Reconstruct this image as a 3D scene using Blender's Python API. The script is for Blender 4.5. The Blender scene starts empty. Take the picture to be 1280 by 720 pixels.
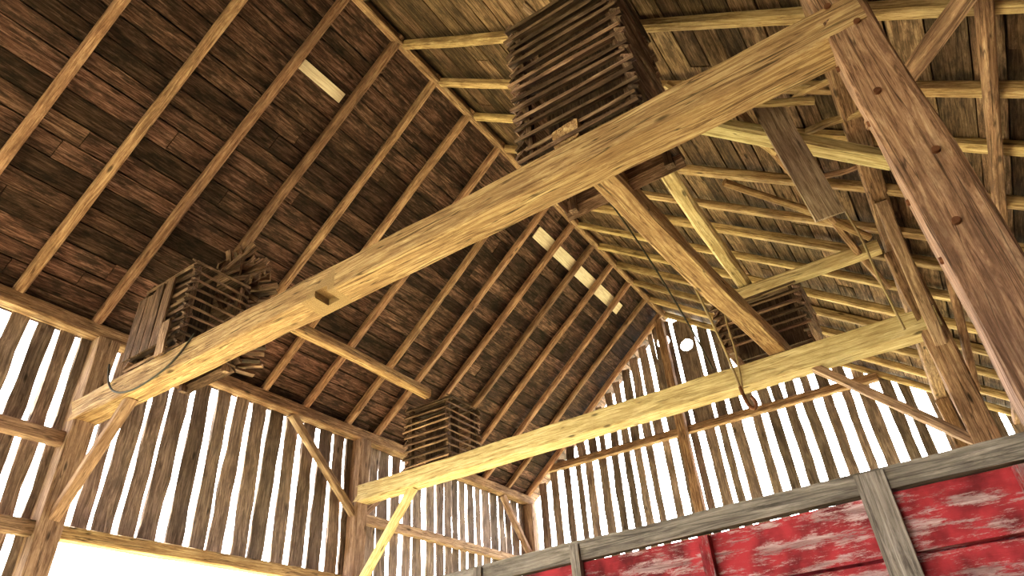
import bpy, bmesh, math, random
from mathutils import Vector, Matrix
random.seed(7)
R=random.uniform
scn=bpy.context.scene
ZC=1.6
XL=-8.63; XRW=3.7; XP=0.56; XRDG=-4.27; ZRDG=8.62+ZC; ZPL=4.93+ZC
ML=(ZRDG-ZPL)/(XRDG-XL); MR=0.765
Y0=-5.0; YG=14.3; Y1=3.585; Y2=8.40; ZT=3.73+ZC
def roofz(x): return ZRDG-(XRDG-x)*ML if x<XRDG else ZRDG-(x-XRDG)*MR

# ---------------------------------------------------------------- materials
def nd(nt,t,**k):
    n=nt.nodes.new(t)
    for a,b in k.items(): setattr(n,a,b)
    return n
def wood(name,dark,mid,light,grain=1.0,var=0.35,rough=0.85,bump=0.6,stain=None,stain_amt=0.5,stain_scale=0.8,huevar=0.008,checks=0.0):
    m=bpy.data.materials.new(name); m.use_nodes=True; nt=m.node_tree; L=nt.links
    bs=nt.nodes['Principled BSDF']; bs.inputs['Roughness'].default_value=rough
    bs.inputs['Specular IOR Level'].default_value=0.25
    at=nd(nt,'ShaderNodeAttribute',attribute_name='gc')
    mp=nd(nt,'ShaderNodeMapping'); mp.inputs['Scale'].default_value=(1.1*grain,17*grain,17*grain)
    L.new(at.outputs['Vector'],mp.inputs['Vector'])
    n1=nd(nt,'ShaderNodeTexNoise'); n1.inputs['Scale'].default_value=2.2; n1.inputs['Detail'].default_value=10; n1.inputs['Roughness'].default_value=0.75; n1.inputs['Distortion'].default_value=0.8
    L.new(mp.outputs[0],n1.inputs['Vector'])
    cr=nd(nt,'ShaderNodeValToRGB'); e=cr.color_ramp.elements
    e[0].position=0.37; e[0].color=(*dark,1); e[1].position=0.66; e[1].color=(*light,1)
    x=e.new(0.5); x.color=(*mid,1)
    L.new(n1.outputs['Fac'],cr.inputs['Fac'])
    mp2=nd(nt,'ShaderNodeMapping'); mp2.inputs['Scale'].default_value=(1.4,4,4)
    L.new(at.outputs['Vector'],mp2.inputs['Vector'])
    n2=nd(nt,'ShaderNodeTexNoise'); n2.inputs['Scale'].default_value=stain_scale*2; n2.inputs['Detail'].default_value=9; n2.inputs['Roughness'].default_value=.7
    L.new(mp2.outputs[0],n2.inputs['Vector'])
    r2=nd(nt,'ShaderNodeMapRange'); r2.inputs[1].default_value=0.46; r2.inputs[2].default_value=0.60; r2.inputs[3].default_value=0; r2.inputs[4].default_value=stain_amt
    L.new(n2.outputs['Fac'],r2.inputs[0])
    mx=nd(nt,'ShaderNodeMix',data_type='RGBA'); L.new(r2.outputs[0],mx.inputs[0]); L.new(cr.outputs[0],mx.inputs[6])
    mx.inputs[7].default_value=(*(stain or dark),1)
    ar=nd(nt,'ShaderNodeAttribute',attribute_name='rnd')
    rr=nd(nt,'ShaderNodeMapRange'); rr.inputs[3].default_value=1-var; rr.inputs[4].default_value=1+var
    L.new(ar.outputs['Fac'],rr.inputs[0])
    mp3=nd(nt,'ShaderNodeMapping'); mp3.inputs['Scale'].default_value=(1.6,5,5); L.new(at.outputs['Vector'],mp3.inputs[0])
    vo=nd(nt,'ShaderNodeTexVoronoi'); vo.inputs['Scale'].default_value=1.0; L.new(mp3.outputs[0],vo.inputs['Vector'])
    kr=nd(nt,'ShaderNodeMapRange'); kr.inputs[1].default_value=.06; kr.inputs[2].default_value=.13; kr.inputs[3].default_value=.3; kr.inputs[4].default_value=1
    L.new(vo.outputs['Distance'],kr.inputs[0])
    mu=nd(nt,'ShaderNodeMath',operation='MULTIPLY'); L.new(rr.outputs[0],mu.inputs[0]); L.new(kr.outputs[0],mu.inputs[1])
    last=mu.outputs[0]
    if checks>0:
        mp4=nd(nt,'ShaderNodeMapping'); mp4.inputs['Scale'].default_value=(.55,15,15); L.new(at.outputs['Vector'],mp4.inputs[0])
        n4=nd(nt,'ShaderNodeTexNoise'); n4.inputs['Scale'].default_value=1; n4.inputs['Detail'].default_value=2; L.new(mp4.outputs[0],n4.inputs[0])
        s=nd(nt,'ShaderNodeMath',operation='SUBTRACT'); s.inputs[1].default_value=.5; L.new(n4.outputs['Fac'],s.inputs[0])
        ab=nd(nt,'ShaderNodeMath',operation='ABSOLUTE'); L.new(s.outputs[0],ab.inputs[0])
        k4=nd(nt,'ShaderNodeMapRange'); k4.inputs[1].default_value=.002; k4.inputs[2].default_value=.014; k4.inputs[3].default_value=1-checks; k4.inputs[4].default_value=1
        L.new(ab.outputs[0],k4.inputs[0])
        m5=nd(nt,'ShaderNodeMath',operation='MULTIPLY'); L.new(last,m5.inputs[0]); L.new(k4.outputs[0],m5.inputs[1]); last=m5.outputs[0]
    hr=nd(nt,'ShaderNodeMapRange'); hr.inputs[3].default_value=.5-huevar; hr.inputs[4].default_value=.5+huevar
    wn=nd(nt,'ShaderNodeTexWhiteNoise',noise_dimensions='1D'); L.new(ar.outputs['Fac'],wn.inputs['W']); L.new(wn.outputs['Value'],hr.inputs[0])
    hv=nd(nt,'ShaderNodeHueSaturation'); L.new(mx.outputs[2],hv.inputs['Color']); L.new(last,hv.inputs['Value']); L.new(hr.outputs[0],hv.inputs['Hue'])
    L.new(hv.outputs[0],bs.inputs['Base Color'])
    b=nd(nt,'ShaderNodeBump'); b.inputs['Strength'].default_value=bump; b.inputs['Distance'].default_value=0.02
    L.new(n1.outputs['Fac'],b.inputs['Height']); L.new(b.outputs[0],bs.inputs['Normal'])
    return m
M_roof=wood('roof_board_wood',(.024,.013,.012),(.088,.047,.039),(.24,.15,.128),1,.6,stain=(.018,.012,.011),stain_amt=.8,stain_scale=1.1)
M_roofr=wood('roof_board_wood_pale_lit',(.042,.026,.018),(.14,.085,.058),(.31,.215,.15),1,.5,stain=(.035,.023,.017),stain_amt=.7,stain_scale=1.1)  # paler boards, with the lit look of the right slope put into the colour
M_cover=wood('added_roof_cover',(.03,.025,.02),(.07,.05,.04),(.12,.1,.08))  # unseen outer layer, added to stop light leaking between the roof boards
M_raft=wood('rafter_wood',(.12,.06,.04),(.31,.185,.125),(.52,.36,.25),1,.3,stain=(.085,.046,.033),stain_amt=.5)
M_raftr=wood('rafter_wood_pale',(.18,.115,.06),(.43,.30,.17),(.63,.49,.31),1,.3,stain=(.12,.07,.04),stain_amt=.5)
M_tie=wood('hewn_tie_wood',(.14,.08,.045),(.37,.245,.14),(.62,.48,.29),.8,.02,stain=(.21,.125,.07),stain_amt=.5,checks=.7)
M_tie2=wood('pale_tie_wood',(.30,.22,.125),(.57,.46,.28),(.78,.68,.47),.8,.05,stain=(.40,.29,.165),stain_amt=.55,checks=.5)
M_post=wood('post_wood',(.10,.056,.036),(.30,.18,.12),(.52,.365,.255),.9,.1,stain=(.115,.066,.046),stain_amt=.6,checks=.6)
M_postl=wood('post_wood_weathered',(.13,.08,.058),(.33,.22,.165),(.53,.39,.30),.9,.12,stain=(.15,.09,.065),stain_amt=.5,checks=.5)
M_slat=wood('siding_wood',(.09,.066,.058),(.22,.168,.15),(.41,.325,.29),1,.4,stain=(.085,.062,.056),stain_amt=.6)  # tone lifted to stand in for glow spilling over the backlit boards
M_crib=wood('crib_wood',(.06,.035,.027),(.18,.11,.083),(.38,.265,.205),1.2,.55,stain=(.048,.029,.023),stain_amt=.6)
M_grey=wood('grey_board',(.17,.12,.095),(.34,.255,.205),(.54,.43,.36),1,.05,checks=.5)
M_pale=wood('new_board',(.50,.40,.33),(.70,.60,.52),(.85,.76,.68),1,.15,stain_amt=.2)
M_gwood=wood('wagon_grey_wood',(.085,.07,.063),(.21,.18,.16),(.38,.33,.30),1,.2,checks=.5)
M_floor=wood('floor_straw_wood',(.20,.14,.07),(.42,.33,.17),(.60,.50,.29),.6,.25)
def redpaint():
    m=wood('chipped_red_paint',(.14,.09,.09),(.32,.22,.22),(.55,.44,.44),1,.2)
    nt=m.node_tree; L=nt.links; bs=nt.nodes['Principled BSDF']
    src=bs.inputs['Base Color'].links[0].from_socket
    at=nd(nt,'ShaderNodeAttribute',attribute_name='gc')
    mp=nd(nt,'ShaderNodeMapping'); mp.inputs['Scale'].default_value=(3.0,15,15); L.new(at.outputs['Vector'],mp.inputs[0])
    n=nd(nt,'ShaderNodeTexNoise'); n.inputs['Scale'].default_value=1.5; n.inputs['Detail'].default_value=13; n.inputs['Roughness'].default_value=.82
    L.new(mp.outputs[0],n.inputs[0])
    r=nd(nt,'ShaderNodeMapRange'); r.inputs[1].default_value=.505; r.inputs[2].default_value=.565; r.inputs[4].default_value=.88; L.new(n.outputs['Fac'],r.inputs[0])
    mx=nd(nt,'ShaderNodeMix',data_type='RGBA'); L.new(r.outputs[0],mx.inputs[0])
    n3=nd(nt,'ShaderNodeTexNoise'); n3.inputs['Scale'].default_value=9; n3.inputs['Detail'].default_value=8; L.new(at.outputs['Vector'],n3.inputs[0])
    c3=nd(nt,'ShaderNodeValToRGB'); c3.color_ramp.elements[0].color=(.11,.013,.017,1); c3.color_ramp.elements[1].color=(.36,.04,.052,1)
    c3.color_ramp.elements[0].position=.35;c3.color_ramp.elements[1].position=.65
    L.new(n3.outputs['Fac'],c3.inputs[0]); L.new(c3.outputs[0],mx.inputs[6]); L.new(src,mx.inputs[7])
    L.new(mx.outputs[2],bs.inputs['Base Color'])
    return m
M_red=redpaint()
def plain(name,c,rough=.7,metal=0):
    m=bpy.data.materials.new(name); m.use_nodes=True; nt=m.node_tree; b=nt.nodes['Principled BSDF']
    n=nd(nt,'ShaderNodeTexNoise'); n.inputs['Scale'].default_value=6; n.inputs['Detail'].default_value=6
    tc=nd(nt,'ShaderNodeTexCoord'); nt.links.new(tc.outputs['Object'],n.inputs[0])
    cr=nd(nt,'ShaderNodeValToRGB'); cr.color_ramp.elements[0].color=tuple(v*.6 for v in c)+(1,); cr.color_ramp.elements[1].color=tuple(min(1,v*1.3) for v in c)+(1,)
    nt.links.new(n.outputs['Fac'],cr.inputs[0]); nt.links.new(cr.outputs[0],b.inputs['Base Color'])
    b.inputs['Roughness'].default_value=rough; b.inputs['Metallic'].default_value=metal
    return m
M_rub=plain('tire_rubber',(.03,.03,.03)); M_iron=plain('rusty_iron',(.16,.07,.04),.6,.6)
M_rope=plain('rope_fibre',(.30,.22,.13)); M_wire=plain('dark_cable',(.03,.025,.02))
M_grass=plain('outside_grass',(.52,.51,.25)); M_leaf=plain('leaf_green',(.30,.50,.12))

# ---------------------------------------------------------------- mesh builder
class MB:
    def __init__(s): s.v=[];s.f=[];s.gc=[];s.rn=[];s.mi=[]
    def member(s,p0,p1,w,h,up=(0,0,1),seg=1,jit=0.0,cham=0.0,bend=0.0,mat=0,rnd=None,taper=1.0):
        p0=Vector(p0);p1=Vector(p1);a=p1-p0;Ln=a.length;a.normalize();up=Vector(up)
        sd=a.cross(up); sd.normalize(); u=sd.cross(a); u.normalize()
        if cham>0:
            c=cham;x=w/2;y=h/2
            sec=[(-x+c,-y),(x-c,-y),(x,-y+c),(x,y-c),(x-c,y),(-x+c,y),(-x,y-c),(-x,-y+c)]
        else: sec=[(-w/2,-h/2),(w/2,-h/2),(w/2,h/2),(-w/2,h/2)]
        n=len(sec);b0=len(s.v);rv=random.random() if rnd is None else rnd
        ox,oy,oz=R(0,50),R(0,50),R(0,50);ph=R(0,6.28);bd=R(-1,1)*bend;bu=R(-1,1)*bend
        for i in range(seg+1):
            t=i/seg;k=1+(taper-1)*t
            c=p0+a*(Ln*t)+sd*(bd*math.sin(math.pi*t)+bend*.25*math.sin(9*t+ph))+u*(bu*math.sin(math.pi*t))
            for (x,y) in sec:
                jx=R(-jit,jit);jy=R(-jit,jit)
                s.v.append(c+sd*(x*k+jx)+u*(y*k+jy))
                s.gc.append((Ln*t+ox,x+oy,y+oz));s.rn.append(rv)
        for i in range(seg):
            for j in range(n):
                q=b0+i*n;k=(j+1)%n
                s.f.append((q+j,q+k,q+n+k,q+n+j));s.mi.append(mat)
        s.f.append(tuple(b0+j for j in range(n)));s.mi.append(mat)
        s.f.append(tuple(b0+seg*n+j for j in reversed(range(n))));s.mi.append(mat)
    def ring(s,c,axis,ro,ri,wd,mat=0,n=28):
        c=Vector(c);ax=Vector(axis).normalized();e=ax.orthogonal().normalized();f=ax.cross(e);b0=len(s.v);rv=R(0,1)
        prof=[(ri,-wd/2),(ro*.93,-wd/2),(ro,-wd/4),(ro,wd/4),(ro*.93,wd/2),(ri,wd/2)];m=len(prof)
        for i in range(n):
            t=2*math.pi*i/n
            for (r,z) in prof:
                s.v.append(c+(e*math.cos(t)+f*math.sin(t))*r+ax*z);s.gc.append((t,r,z));s.rn.append(rv)
        for i in range(n):
            for j in range(m):
                a=b0+i*m+j;b=b0+i*m+(j+1)%m;c2=b0+((i+1)%n)*m+(j+1)%m;d=b0+((i+1)%n)*m+j
                s.f.append((a,b,c2,d));s.mi.append(mat)
    def holed(s,xc,y,z0,z1,w,hz,r,th=.025,mat=0):
        b0=len(s.v);N=16;rv=random.random();ox=R(0,50);x=w/2;q=hz-x;p=hz+x
        def add(px,py,pz): s.v.append(Vector((px,py,pz)));s.gc.append((pz+ox,px,py));s.rn.append(rv);return len(s.v)-1
        for yy in (y-th/2,y+th/2):
            for i in range(N):
                t=2*math.pi*i/N+math.pi/4;cx,cz=math.cos(t),math.sin(t);k=x/max(abs(cx),abs(cz))
                add(xc+cx*r*R(.92,1.08),yy,hz+cz*r*R(.92,1.08));add(xc+cx*k,yy,hz+cz*k)
            o=b0+(0 if yy<y else 2*N)
            for i in range(N):
                j=(i+1)%N
                s.f.append((o+2*i,o+2*j,o+2*j+1,o+2*i+1));s.mi.append(mat)
        for i in range(N):
            j=(i+1)%N;s.f.append((b0+2*i,b0+2*j,b0+2*N+2*j,b0+2*N+2*i));s.mi.append(mat)
        s.member((xc,y,z0),(xc,y,q),w,th,up=(0,1,0),seg=3,jit=.003,mat=mat,rnd=rv)
        s.member((xc,y,p),(xc,y,z1),w,th,up=(0,1,0),seg=2,jit=.003,mat=mat,rnd=rv)
    def build(s,name,mats,parent=None,smooth=False):
        me=bpy.data.meshes.new(name);me.from_pydata([tuple(v) for v in s.v],[],s.f)
        a=me.attributes.new('gc','FLOAT_VECTOR','POINT')
        for i,g in enumerate(s.gc): a.data[i].vector=g
        a=me.attributes.new('rnd','FLOAT','POINT')
        for i,g in enumerate(s.rn): a.data[i].value=g
        for m in mats: me.materials.append(m)
        for i,p in enumerate(me.polygons): p.material_index=s.mi[i]; p.use_smooth=smooth
        bm=bmesh.new();bm.from_mesh(me);bmesh.ops.recalc_face_normals(bm,faces=bm.faces);bm.to_mesh(me);bm.free()
        o=bpy.data.objects.new(name,me);scn.collection.objects.link(o)
        if parent: o.parent=parent
        return o
def one(name,mat,*a,**k):
    b=MB();b.member(*a,**k);return b.build(name,[mat])
def cut(obj,c,sz):
    bpy.ops.mesh.primitive_cube_add(size=1,location=c); k=bpy.context.object; k.scale=sz
    bpy.context.view_layer.update()
    md=obj.modifiers.new('c','BOOLEAN');md.operation='DIFFERENCE';md.object=k;md.solver='EXACT'
    dg=bpy.context.evaluated_depsgraph_get();me=bpy.data.meshes.new_from_object(obj.evaluated_get(dg))
    obj.modifiers.clear();obj.data=me;bpy.data.objects.remove(k)

# ---------------------------------------------------------------- floor + outside ground
b=MB();y=Y0
while y<YG:
    w=R(.2,.3);b.member((XL-.1,y+w/2,-.03),(XRW+.1,y+w/2,-.03),w-.008,.06,seg=1);y+=w
b.build('floor',[M_floor])
me=bpy.data.meshes.new('outside_ground');S=60
me.from_pydata([(-S,-S,-.12),(S,-S,-.12),(S,S,-.12),(-S,S,-.12)],[],[(0,1,2,3)]);me.materials.append(M_grass)
scn.collection.objects.link(bpy.data.objects.new('outside_ground',me))

# ---------------------------------------------------------------- roof
def roof_side(name,xa,xb,m,pale,mat0):
    b=MB();L=math.hypot(xb-xa,(xb-xa)*m);sg=1 if xb>xa else -1
    ax=Vector((sg,0,-m)).normalized(); nrm=Vector((sg*m,0,1)).normalized()
    t=0.0
    while t<L:
        w=R(.2,.31);y=Y0-.3-R(0,3)
        while y<YG+.3:
            ln=R(3,5.2);y2=min(y+ln,YG+.35)
            c=Vector((xa,0,ZRDG))+ax*(t+w/2)+nrm*(.085+R(0,.016))
            b.member((c.x,y+.004,c.z),(c.x,y2-.004,c.z),w-R(.008,.026),.025,up=nrm,seg=6,jit=.005,mat=0)
            y=y2
        t+=w
    for (xc,ya,yb,w) in pale:
        z=roofz(xc);c=Vector((xc,0,z))+nrm*.058
        b.member((c.x,ya,c.z),(c.x,yb,c.z),w,.02,up=nrm,seg=4,mat=1)
    t=-.12;k=0
    while t<L-.1:
        c=Vector((xa,0,ZRDG))+ax*(t+.3)+nrm*(.135+.006*(k%2))
        b.member((c.x,Y0-.4,c.z),(c.x,YG+.4,c.z),.66,.02,up=nrm,seg=1,mat=2);t+=.6;k+=1  # added cover strips block sky light at the board gaps
    if sg<0:
        b.member((xa,Y0-.4,ZRDG+.19),(xa,YG+.4,ZRDG+.19),.3,.02,mat=2)  # added cap closes the bright slit along the ridge
    return b.build(name,[mat0,M_pale,M_cover])
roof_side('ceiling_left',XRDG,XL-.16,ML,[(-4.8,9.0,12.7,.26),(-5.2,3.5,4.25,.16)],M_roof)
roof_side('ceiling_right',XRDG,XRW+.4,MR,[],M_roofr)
YR=[-4.2,-3.3,-2.35,-1.4,-.45,.5,1.46,2.38,3.42,4.35,5.22,6.1,7.0,7.93,8.72,9.6,10.5,11.35,12.25,13.15,14.05]
b=MB()
for y in YR:
    w=R(.11,.14)
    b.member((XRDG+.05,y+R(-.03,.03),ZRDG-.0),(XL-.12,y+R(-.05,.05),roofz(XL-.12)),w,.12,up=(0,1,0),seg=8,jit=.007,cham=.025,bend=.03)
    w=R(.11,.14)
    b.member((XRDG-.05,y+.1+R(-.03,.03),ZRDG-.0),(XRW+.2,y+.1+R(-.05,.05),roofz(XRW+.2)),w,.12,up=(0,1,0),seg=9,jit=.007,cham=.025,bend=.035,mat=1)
b.build('roof_rafters',[M_raft,M_raftr])
one('ridge_beam',M_post,(XRDG,Y0,ZRDG-.06),(XRDG,YG,ZRDG-.06),.12,.16,seg=20,jit=.006,cham=.02,bend=.02)

# ---------------------------------------------------------------- frame timbers
one('wall_plate',M_post,(XL,Y0,ZPL-.08),(XL,YG,ZPL-.08),.2,.2,seg=18,jit=.006,cham=.02)
one('wall_plate',M_post,(XP,Y0,ZPL-.1),(XP,YG,ZPL-.1),.2,.2,seg=18,jit=.006,cham=.02)
t1=one('tie_beam',M_tie,(XL-.1,Y1,ZT),(XP+.1,Y1,ZT),.29,.29,seg=22,jit=.009,cham=.016,bend=.02)
cut(t1,(-4.2,Y1-.08,ZT-.16),(.16,.2,.14))
one('tie_beam',M_tie2,(XL-.1,Y2,ZT),(XP+.1,Y2,ZT),.28,.30,seg=20,jit=.009,cham=.016,bend=.03)
one('tie_beam',M_post,(-8.0,YG-.15,5.5+ZC),(-.3,YG-.15,5.5+ZC),.16,.16,seg=10,jit=.005,cham=.015)
one('tie_beam',M_post,(XL,YG-.15,ZT-.3),(XRW,YG-.15,ZT-.3),.16,.18,seg=10,jit=.005,cham=.015)
for (x,y,z,w) in [(XL,Y1,ZPL-.18,.27),(XL,Y2,ZPL-.18,.25),(XL,YG-.12,ZPL-.18,.24),(XL,-1.2,ZPL-.18,.25),
                (XP,Y1,ZPL-.2,.29),(XP,Y2,ZPL-.2,.26),(XP,YG-.12,ZPL-.2,.22),(XP,-1.2,ZPL-.2,.25),(XRDG-.1,YG-.3,ZRDG-.3,.2)]:
    one('barn_post',M_postl if x==XL else M_post,(x,y,0),(x,y,z),w,w,up=(0,1,0),seg=14,jit=.009,cham=.016,bend=.012)
b=MB()
for (z,dx) in ((4.05,.05),(4.6,-.05),(5.2,.04),(5.45,-.06),(3.6,-.03)):
    b.ring((XP+dx,Y1-.15,z),(0,1,0),.022,.002,.03,n=10)
    b.ring((XP-.15,Y1+dx,z-.12),(1,0,0),.02,.002,.03,n=10)
b.build('iron_bolts',[M_iron])
one('door_header',M_tie,(XL,Y1+.14,3.9),(XL,Y2-.13,3.9),.18,.16,seg=8,jit=.005,cham=.015)
for (ya,yb,z) in [(Y0,Y1-.14,4.95),(Y0,Y1-.14,3.9),(Y2+.13,YG-.25,4.97),(Y2+.13,YG-.25,2.6)]:
    one('wall_girt',M_postl,(XL,ya,z),(XL,yb,z),.13,.17,seg=8,jit=.005,cham=.015)
def brace(p,q,w=.11,m=None): one('knee_brace',m or M_postl,p,q,w,.13,up=(0,1,0) if abs(p[1]-q[1])<.2 else (1,0,0),seg=4,jit=.005,cham=.012)
brace((XL,6.75,6.35),(XL,8.3,5.0)); brace((XL,9.9,6.35),(XL,8.5,5.0)); brace((XL,13.0,6.35),(XL,14.1,5.1))
brace((-7.35,Y2,5.2),(-8.55,Y2,3.75),.12,M_tie2); brace((-7.5,Y1,5.2),(-8.55,Y1,4.0),.11)
brace((-.8,Y2,5.2),(.5,Y2,3.85),.10,M_postl); brace((XP,Y2+1.3,6.3),(XP,Y2+.1,5.0)); brace((XP,Y2-1.3,6.3),(XP,Y2-.1,5.0),.1)
one('purlin_beam',M_tie2,(-1.27,4.62,5.07+ZC),(-1.3,8.75,5.07+ZC),.17,.17,seg=10,jit=.008,cham=.03,bend=.03)
one('purlin_beam',M_tie,(-6.85,4.62,5.07+ZC),(-6.85,8.15,5.07+ZC),.17,.17,seg=10,jit=.008,cham=.03,bend=.03)
one('loft_joist',M_tie,(-1.5,3.45,ZT+.25),(-1.12,8.6,ZT+.255),.24,.2,seg=12,jit=.008,cham=.02,bend=.03)
one('cross_timber',M_tie2,(-1.37,4.67,5.33+ZC),(.74,6.2,4.50+ZC),.17,.15,seg=8,jit=.006,cham=.02)
one('strut_beam',M_tie2,(-1.65,Y2-.1,4.88+ZC),(.42,Y2-.1,4.86+ZC),.13,.18,seg=6,jit=.006,cham=.02)
one('hanging_board',M_grey,(-.13,5.33,5.42+ZC),(.03,5.56,3.72+ZC),.26,.03,up=(.2,-1,.3),seg=6,jit=.005)
one('purlin_beam',M_post,(1.48,Y0,roofz(1.48)-.14),(1.48,YG,roofz(1.48)-.14),.1,.12,seg=14,jit=.006,cham=.02,bend=.03)
one('strut_beam',M_post,(1.45,3.8,3.9+ZC),(.62,5.3,4.3+ZC),.12,.12,seg=5,jit=.006,cham=.02)
P=[((-.35,5.2,5.1),(.35,9.2,4.75),.08,0),((-.85,6.3,5.2),(.35,7.9,4.8),.08,1),((-.45,5.0,5.05),(.30,5.3,4.85),.07,1),
   ((.08,5.3,4.96),(.63,5.07,4.75),.06,1),((.15,5.8,4.97),(.68,5.55,4.68),.07,1),((.1,6.66,5.0),(.62,6.4,4.74),.06,0),
   ((-.9,4.9,5.6),(-.2,5.9,4.95),.07,1),((.95,6.0,4.4),(.75,9.2,3.1),.08,0)]
for p,q,w,k in P:
    one('loose_pole',(M_raft,M_raftr)[k],(p[0],p[1],p[2]+ZC),(q[0],q[1],q[2]+ZC),w,w,up=(0,.2,1),seg=6,jit=.005,cham=.018,bend=.03)

# ---------------------------------------------------------------- slatted louvre boxes
def crib(cx,ya,zb,zt,w,d):
    b=MB()
    for sx in (-1,1):
        for sy in (0,1):
            b.member((cx+sx*(w/2-.06),ya+.06+sy*(d-.12),zb),(cx+sx*(w/2-.06),ya+.06+sy*(d-.12),zt),.07,.07,up=(0,1,0),seg=4,jit=.003)
    b.member((cx,ya+d/2-.02,zb+.02),(cx,ya+d/2-.02,zt-.02),w-.2,.03,up=(0,1,0),seg=3,mat=0,rnd=.02)  # dark panel added inside so the gaps between slats read as shade
    z=zb+.06
    while z<zt:
        for (y,s) in ((ya,-1),(ya+d,1)):
            b.member((cx-w/2-R(0,.07),y+R(-.02,.02),z+R(-.015,.015)),(cx+w/2+R(0,.07),y+R(-.02,.02),z+R(-.015,.015)),R(.095,.125),.028,up=(0,s*R(.5,.75),.8),seg=4,jit=.005)
        for (x,s) in ((cx-w/2,-1),(cx+w/2,1)):
            b.member((x,ya-R(0,.05),z+.05),(x+R(-.015,.015),ya+d+R(0,.05),z+.05+R(-.015,.015)),.105,.026,up=(s*.62,0,.8),seg=4,jit=.005)
        z+=.125
    for k in range(5):
        b.member((cx-w/2,ya+.09+k*(d-.18)/4,zt+.02),(cx+w/2,ya+.09+k*(d-.18)/4+R(-.02,.02),zt+.02+R(0,.02)),.15,.025,seg=2,jit=.003)
    return b
tt=ZT+.155
c=crib(-1.40,Y1-.1,tt,5.75+ZC,1.05,.8)
for k in range(9):
    a=R(0,6.28);c.member((-1.5+R(-.25,.3),Y1+.3+R(-.3,.3),5.8+ZC),(-1.5+.45*math.cos(a),Y1+.3+.4*math.sin(a),5.8+ZC+R(.1,.35)),R(.06,.13),.025,seg=2,jit=.004)
c.build('louvered_vent_box',[M_crib])
c=crib(-7.1,Y1-.1,tt,5.1+ZC,.95,.75)
for k in range(5):
    x=-7.5+k*.18
    c.member((x,Y1-.19,tt-.06 if k==4 else tt+.12),(x+R(-.03,.03),Y1-.19,tt+(.4 if k==4 else R(.95,1.15))),.165,.025,up=(0,1,0),seg=3,jit=.004,rnd=.98 if k==4 else .3)
C0=Vector((-7.15,4.2,5.40+ZC))
for k in range(44):
    a=math.radians(125-k*4.6);dr=Vector((math.cos(a),.25+R(-.1,.1),math.sin(a)))
    r0=R(.12,.3);r1=R(.48,.68)
    c.member(C0+dr*r0+Vector((0,R(-.2,.2),0)),C0+dr*r1+Vector((0,R(-.2,.2),0)),R(.07,.13),.025,up=(R(-.3,.3),-1,R(-.3,.3)),seg=2,jit=.004,rnd=R(.5,1))
for k in range(16):
    c.member(C0+Vector((.3+R(-.1,.15),.1+R(-.1,.1),-.2-k*.08)),C0+Vector((.65+R(-.15,.05),.35,-.15-k*.085)),R(.06,.1),.03,up=(0,0,1),seg=2,jit=.004)
c.build('louvered_vent_box',[M_crib])
c=crib(-6.98,Y2-.1,tt,4.95+ZC,.92,.85);c.build('louvered_vent_box',[M_crib])
c=crib(-1.22,Y2-.1,tt+.22,4.95+ZC,1.1,.85);c.build('louvered_vent_box',[M_crib])

# ---------------------------------------------------------------- siding walls
def siding(b,axis,const,a0,a1,bot,top,gap=(.015,.07),wid=(.17,.27),big=.12,mat=0,bigw=(.03,.07)):
    t=a0
    while t<a1-.03:
        w=R(*wid);w=min(w,a1-t+.05);cx=t+w/2;zb=bot(cx);zt=top(cx)
        if zt-zb>.15:
            lean=R(-.03,.03)
            if axis=='y': p=(const+R(-.01,.01),cx-lean,zb);q=(const+R(-.01,.01),cx+lean,zt);up=(1,0,0)
            else: p=(cx-lean,const+R(-.01,.01),zb);q=(cx+lean,const+R(-.01,.01),zt);up=(0,1,0)
            b.member(p,q,w,.025,up=up,seg=max(2,int((zt-zb)/.3)),jit=.013,mat=mat)
        g=R(*gap)
        if random.random()<big: g+=R(*bigw)
        t+=w+g
b=MB();W=XL-.14
siding(b,'y',W,Y0,Y1-.05,lambda y:0,lambda y:ZPL-.02,gap=(.07,.15),wid=(.13,.23),big=.3)
siding(b,'y',W,Y1-.02,Y2+.05,lambda y:3.88,lambda y:ZPL-.02,gap=(.045,.12),wid=(.18,.28),big=.25)
siding(b,'y',W,Y2+.08,YG,lambda y:0,lambda y:ZPL-.02,gap=(.035,.09),wid=(.17,.28),big=.1)
b.build('wall_left',[M_slat])
b=MB()
siding(b,'x',YG,XL-.1,XRW,lambda x:0,lambda x:min(roofz(x)+.02,5.5+ZC) ,gap=(.1,.19),wid=(.14,.24),big=.2)
up_=lambda x:roofz(x)+.04
siding(b,'x',YG+.03,XL-.1,-4.74,lambda x:5.46+ZC,up_,gap=(.05,.12),wid=(.16,.24),big=.1)
b.holed(-4.47,YG+.03,5.46+ZC,roofz(-4.47)+.0,.46,7.93+ZC,.17)
b.holed(-3.92,YG+.03,5.46+ZC,roofz(-3.92)+.0,.46,7.63+ZC,.16)
siding(b,'x',YG+.03,-3.6,0.2,lambda x:5.46+ZC,up_,gap=(.07,.15),wid=(.16,.25),big=.15)
b.build('wall_far',[M_slat])
b=MB();siding(b,'y',XRW,Y0,YG,lambda y:0,lambda y:roofz(XRW)-.0,gap=(-.01,.004),big=0);b.build('wall_right',[M_slat])
b=MB()
siding(b,'x',Y0,XL-.1,XRW,lambda x:0 if (x<-6.6 or x>-1.5) else 3.4,lambda x:roofz(x),gap=(.01,.04));b.build('wall_near',[M_slat])  # unseen opening behind the camera, sized for the light it lets in

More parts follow.
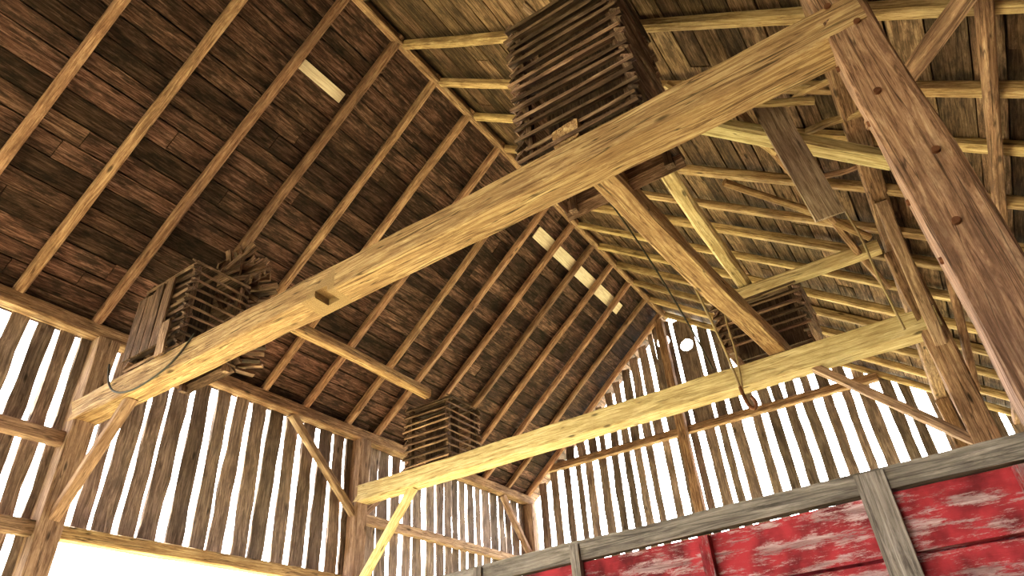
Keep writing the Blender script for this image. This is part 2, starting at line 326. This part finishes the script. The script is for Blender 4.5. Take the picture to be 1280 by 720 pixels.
# ---------------------------------------------------------------- wagon
ex=Vector((2.48,-.17,0)).normalized();ey=Vector((-ex.y,ex.x,0));PL=Vector((-2.18,3.02,0));ZW=.76+ZC
def W_(s,d,z): return PL+ex*s+ey*d+Vector((0,0,z))
b=MB();S0,S1,DW=-1.35,2.49,1.0;zb=1.0
for d,sgn in ((0,-1),(DW,1)):
    b.member(W_(S0,d+sgn*.012,ZW-.04),W_(S1,d+sgn*.012,ZW-.04),.05,.085,seg=10,jit=.004,mat=1,rnd=.5)
    z=ZW-.085
    while z>zb+.05:
        h=min(R(.19,.225),z-zb);b.member(W_(S0,d,z-h/2),W_(S1,d,z-h/2),.028,h-.012,seg=12,jit=.003,mat=0);z-=h
    for s,w,m in ((-1.25,.09,1),(-.55,.05,0),(.03,.045,1),(.63,.045,1),(1.27,.045,0),(1.97,.105,1),(2.43,.05,0)):
        b.member(W_(s,d+sgn*.035,zb-.1),W_(s,d+sgn*.035,ZW-.01 if m else ZW-.1),w,.04,up=(0,1,0),seg=4,jit=.002,mat=m)
for s in (S0+.02,S1-.02):
    z=ZW
    while z>zb+.05:
        h=min(.21,z-zb);b.member(W_(s,0,z-h/2),W_(s,DW,z-h/2),.028,h-.008,seg=4,mat=0);z-=h
for k in range(5): b.member(W_(S0,.1+k*.2,zb),W_(S1,.1+k*.2,zb),.19,.04,mat=1)
for d in (.25,.75): b.member(W_(S0,d,zb-.12),W_(S1,d,zb-.12),.1,.18,mat=1)
for s in (-.7,1.9):
    b.member(W_(s,.0,.42),W_(s,DW,.42),.1,.1,mat=3);b.member(W_(s,.2,.65),W_(s,.8,.65),.12,.45,mat=1)
    for d in (.0,DW):
        b.ring(W_(s,d,.42),ey,.42,.26,.18,mat=2);b.ring(W_(s,d,.42),ey,.265,.03,.07,mat=3)
b.build('farm_wagon',[M_red,M_gwood,M_rub,M_iron])

# ---------------------------------------------------------------- shrubs outside the left wall
b=MB()
for k in range(900):
    p=Vector((R(-13.5,-11),R(8.5,16),R(0,4.4)))
    if random.random()<p.z/6: continue
    q=p+Vector((R(-1,1),R(-1,1),R(-1,1))).normalized()*R(.15,.3)
    b.member(p,q,R(.08,.16),.005,up=(R(-1,1),R(-1,1),R(.1,1)))
for k in range(9):
    b.member((R(-13,-11.5),9+k*.8,-.1),(R(-13,-11.5),9+k*.8+R(-.4,.4),3.6),.07,.07,up=(0,1,0),seg=3,mat=1,taper=.4)
b.build('shrub_row',[M_leaf,M_post])

# ---------------------------------------------------------------- ropes / cables
def rope(name,pts,r,mat):
    cu=bpy.data.curves.new(name,'CURVE');cu.dimensions='3D';cu.bevel_depth=r;cu.bevel_resolution=2
    sp=cu.splines.new('NURBS');sp.points.add(len(pts)-1);sp.use_endpoint_u=True;sp.order_u=3
    for i,p in enumerate(pts): sp.points[i].co=(*p,1)
    cu.materials.append(mat);o=bpy.data.objects.new(name,cu);scn.collection.objects.link(o);return o
rope('hanging_rope',[(-2.3,7.6,7.0+ZC),(-2.0,7.9,5.8+ZC),(-1.85,8.1,4.8+ZC),(-1.75,8.2,4.1+ZC),(-1.72,8.2,3.7+ZC),(-1.68,8.2,3.35+ZC)],.018,M_rope)
rope('hanging_rope',[(-1.6,8.2,5.1+ZC),(-1.65,8.2,4.5+ZC),(-1.62,8.2,4.0+ZC),(-1.68,8.2,3.5+ZC)],.014,M_rope)
rope('iron_hook',[(-1.7,8.2,3.55+ZC),(-1.68,8.2,3.3+ZC),(-1.60,8.2,3.2+ZC),(-1.55,8.2,3.3+ZC),(-1.6,8.2,3.38+ZC)],.025,M_iron)
rope('sagging_cable',[(-7.9,3.4,4.1+ZC),(-7.8,3.4,3.75+ZC),(-7.3,3.38,3.5+ZC),(-6.8,3.38,3.5+ZC),(-6.35,3.4,3.65+ZC),(-6.2,3.42,3.9+ZC)],.012,M_wire)
rope('hanging_rope',[(.2,7.2,4.85+ZC),(.25,7.2,4.4+ZC),(.22,7.2,3.9+ZC),(.25,7.2,3.2+ZC)],.012,M_rope)
rope('hanging_rope',[(-2.9,6.4,7.5+ZC),(-2.6,6.9,6.6+ZC),(-2.3,7.4,5.6+ZC),(-2.05,8.0,4.4+ZC),(-2.0,8.3,3.95+ZC)],.012,M_wire)

# ---------------------------------------------------------------- light
w=bpy.data.worlds.new('overcast_sky');scn.world=w;w.use_nodes=True
w.node_tree.nodes['Background'].inputs[0].default_value=(.98,.98,1,1)
w.node_tree.nodes['Background'].inputs[1].default_value=16
sd=bpy.data.lights.new('sun','SUN');sd.energy=34;sd.angle=.1;sd.color=(1,.93,.76)
so=bpy.data.objects.new('sun',sd)
so.rotation_euler=Vector((.66,-.12,-.74)).to_track_quat('-Z','Y').to_euler();scn.collection.objects.link(so)

# ---------------------------------------------------------------- camera
yaw,pitch,roll=-.5477,.5965,-.0776
F=Vector((math.sin(yaw)*math.cos(pitch),math.cos(yaw)*math.cos(pitch),math.sin(pitch)))
Rt=Vector((math.cos(yaw),-math.sin(yaw),0));U=Rt.cross(F)
R2=Rt*math.cos(roll)+U*math.sin(roll);U2=U*math.cos(roll)-Rt*math.sin(roll)
m=Matrix((R2,U2,-F)).transposed().to_4x4();m.translation=Vector((0,0,ZC))
cd=bpy.data.cameras.new('camera');cd.sensor_width=36;cd.lens=830.15/1280*36;cd.clip_end=500
co=bpy.data.objects.new('camera',cd);co.matrix_world=m;scn.collection.objects.link(co);scn.camera=co
scn.view_settings.view_transform='Standard'
try: scn.view_settings.look='Medium High Contrast'
except Exception as e: print(e)
scn.view_settings.exposure=0.0
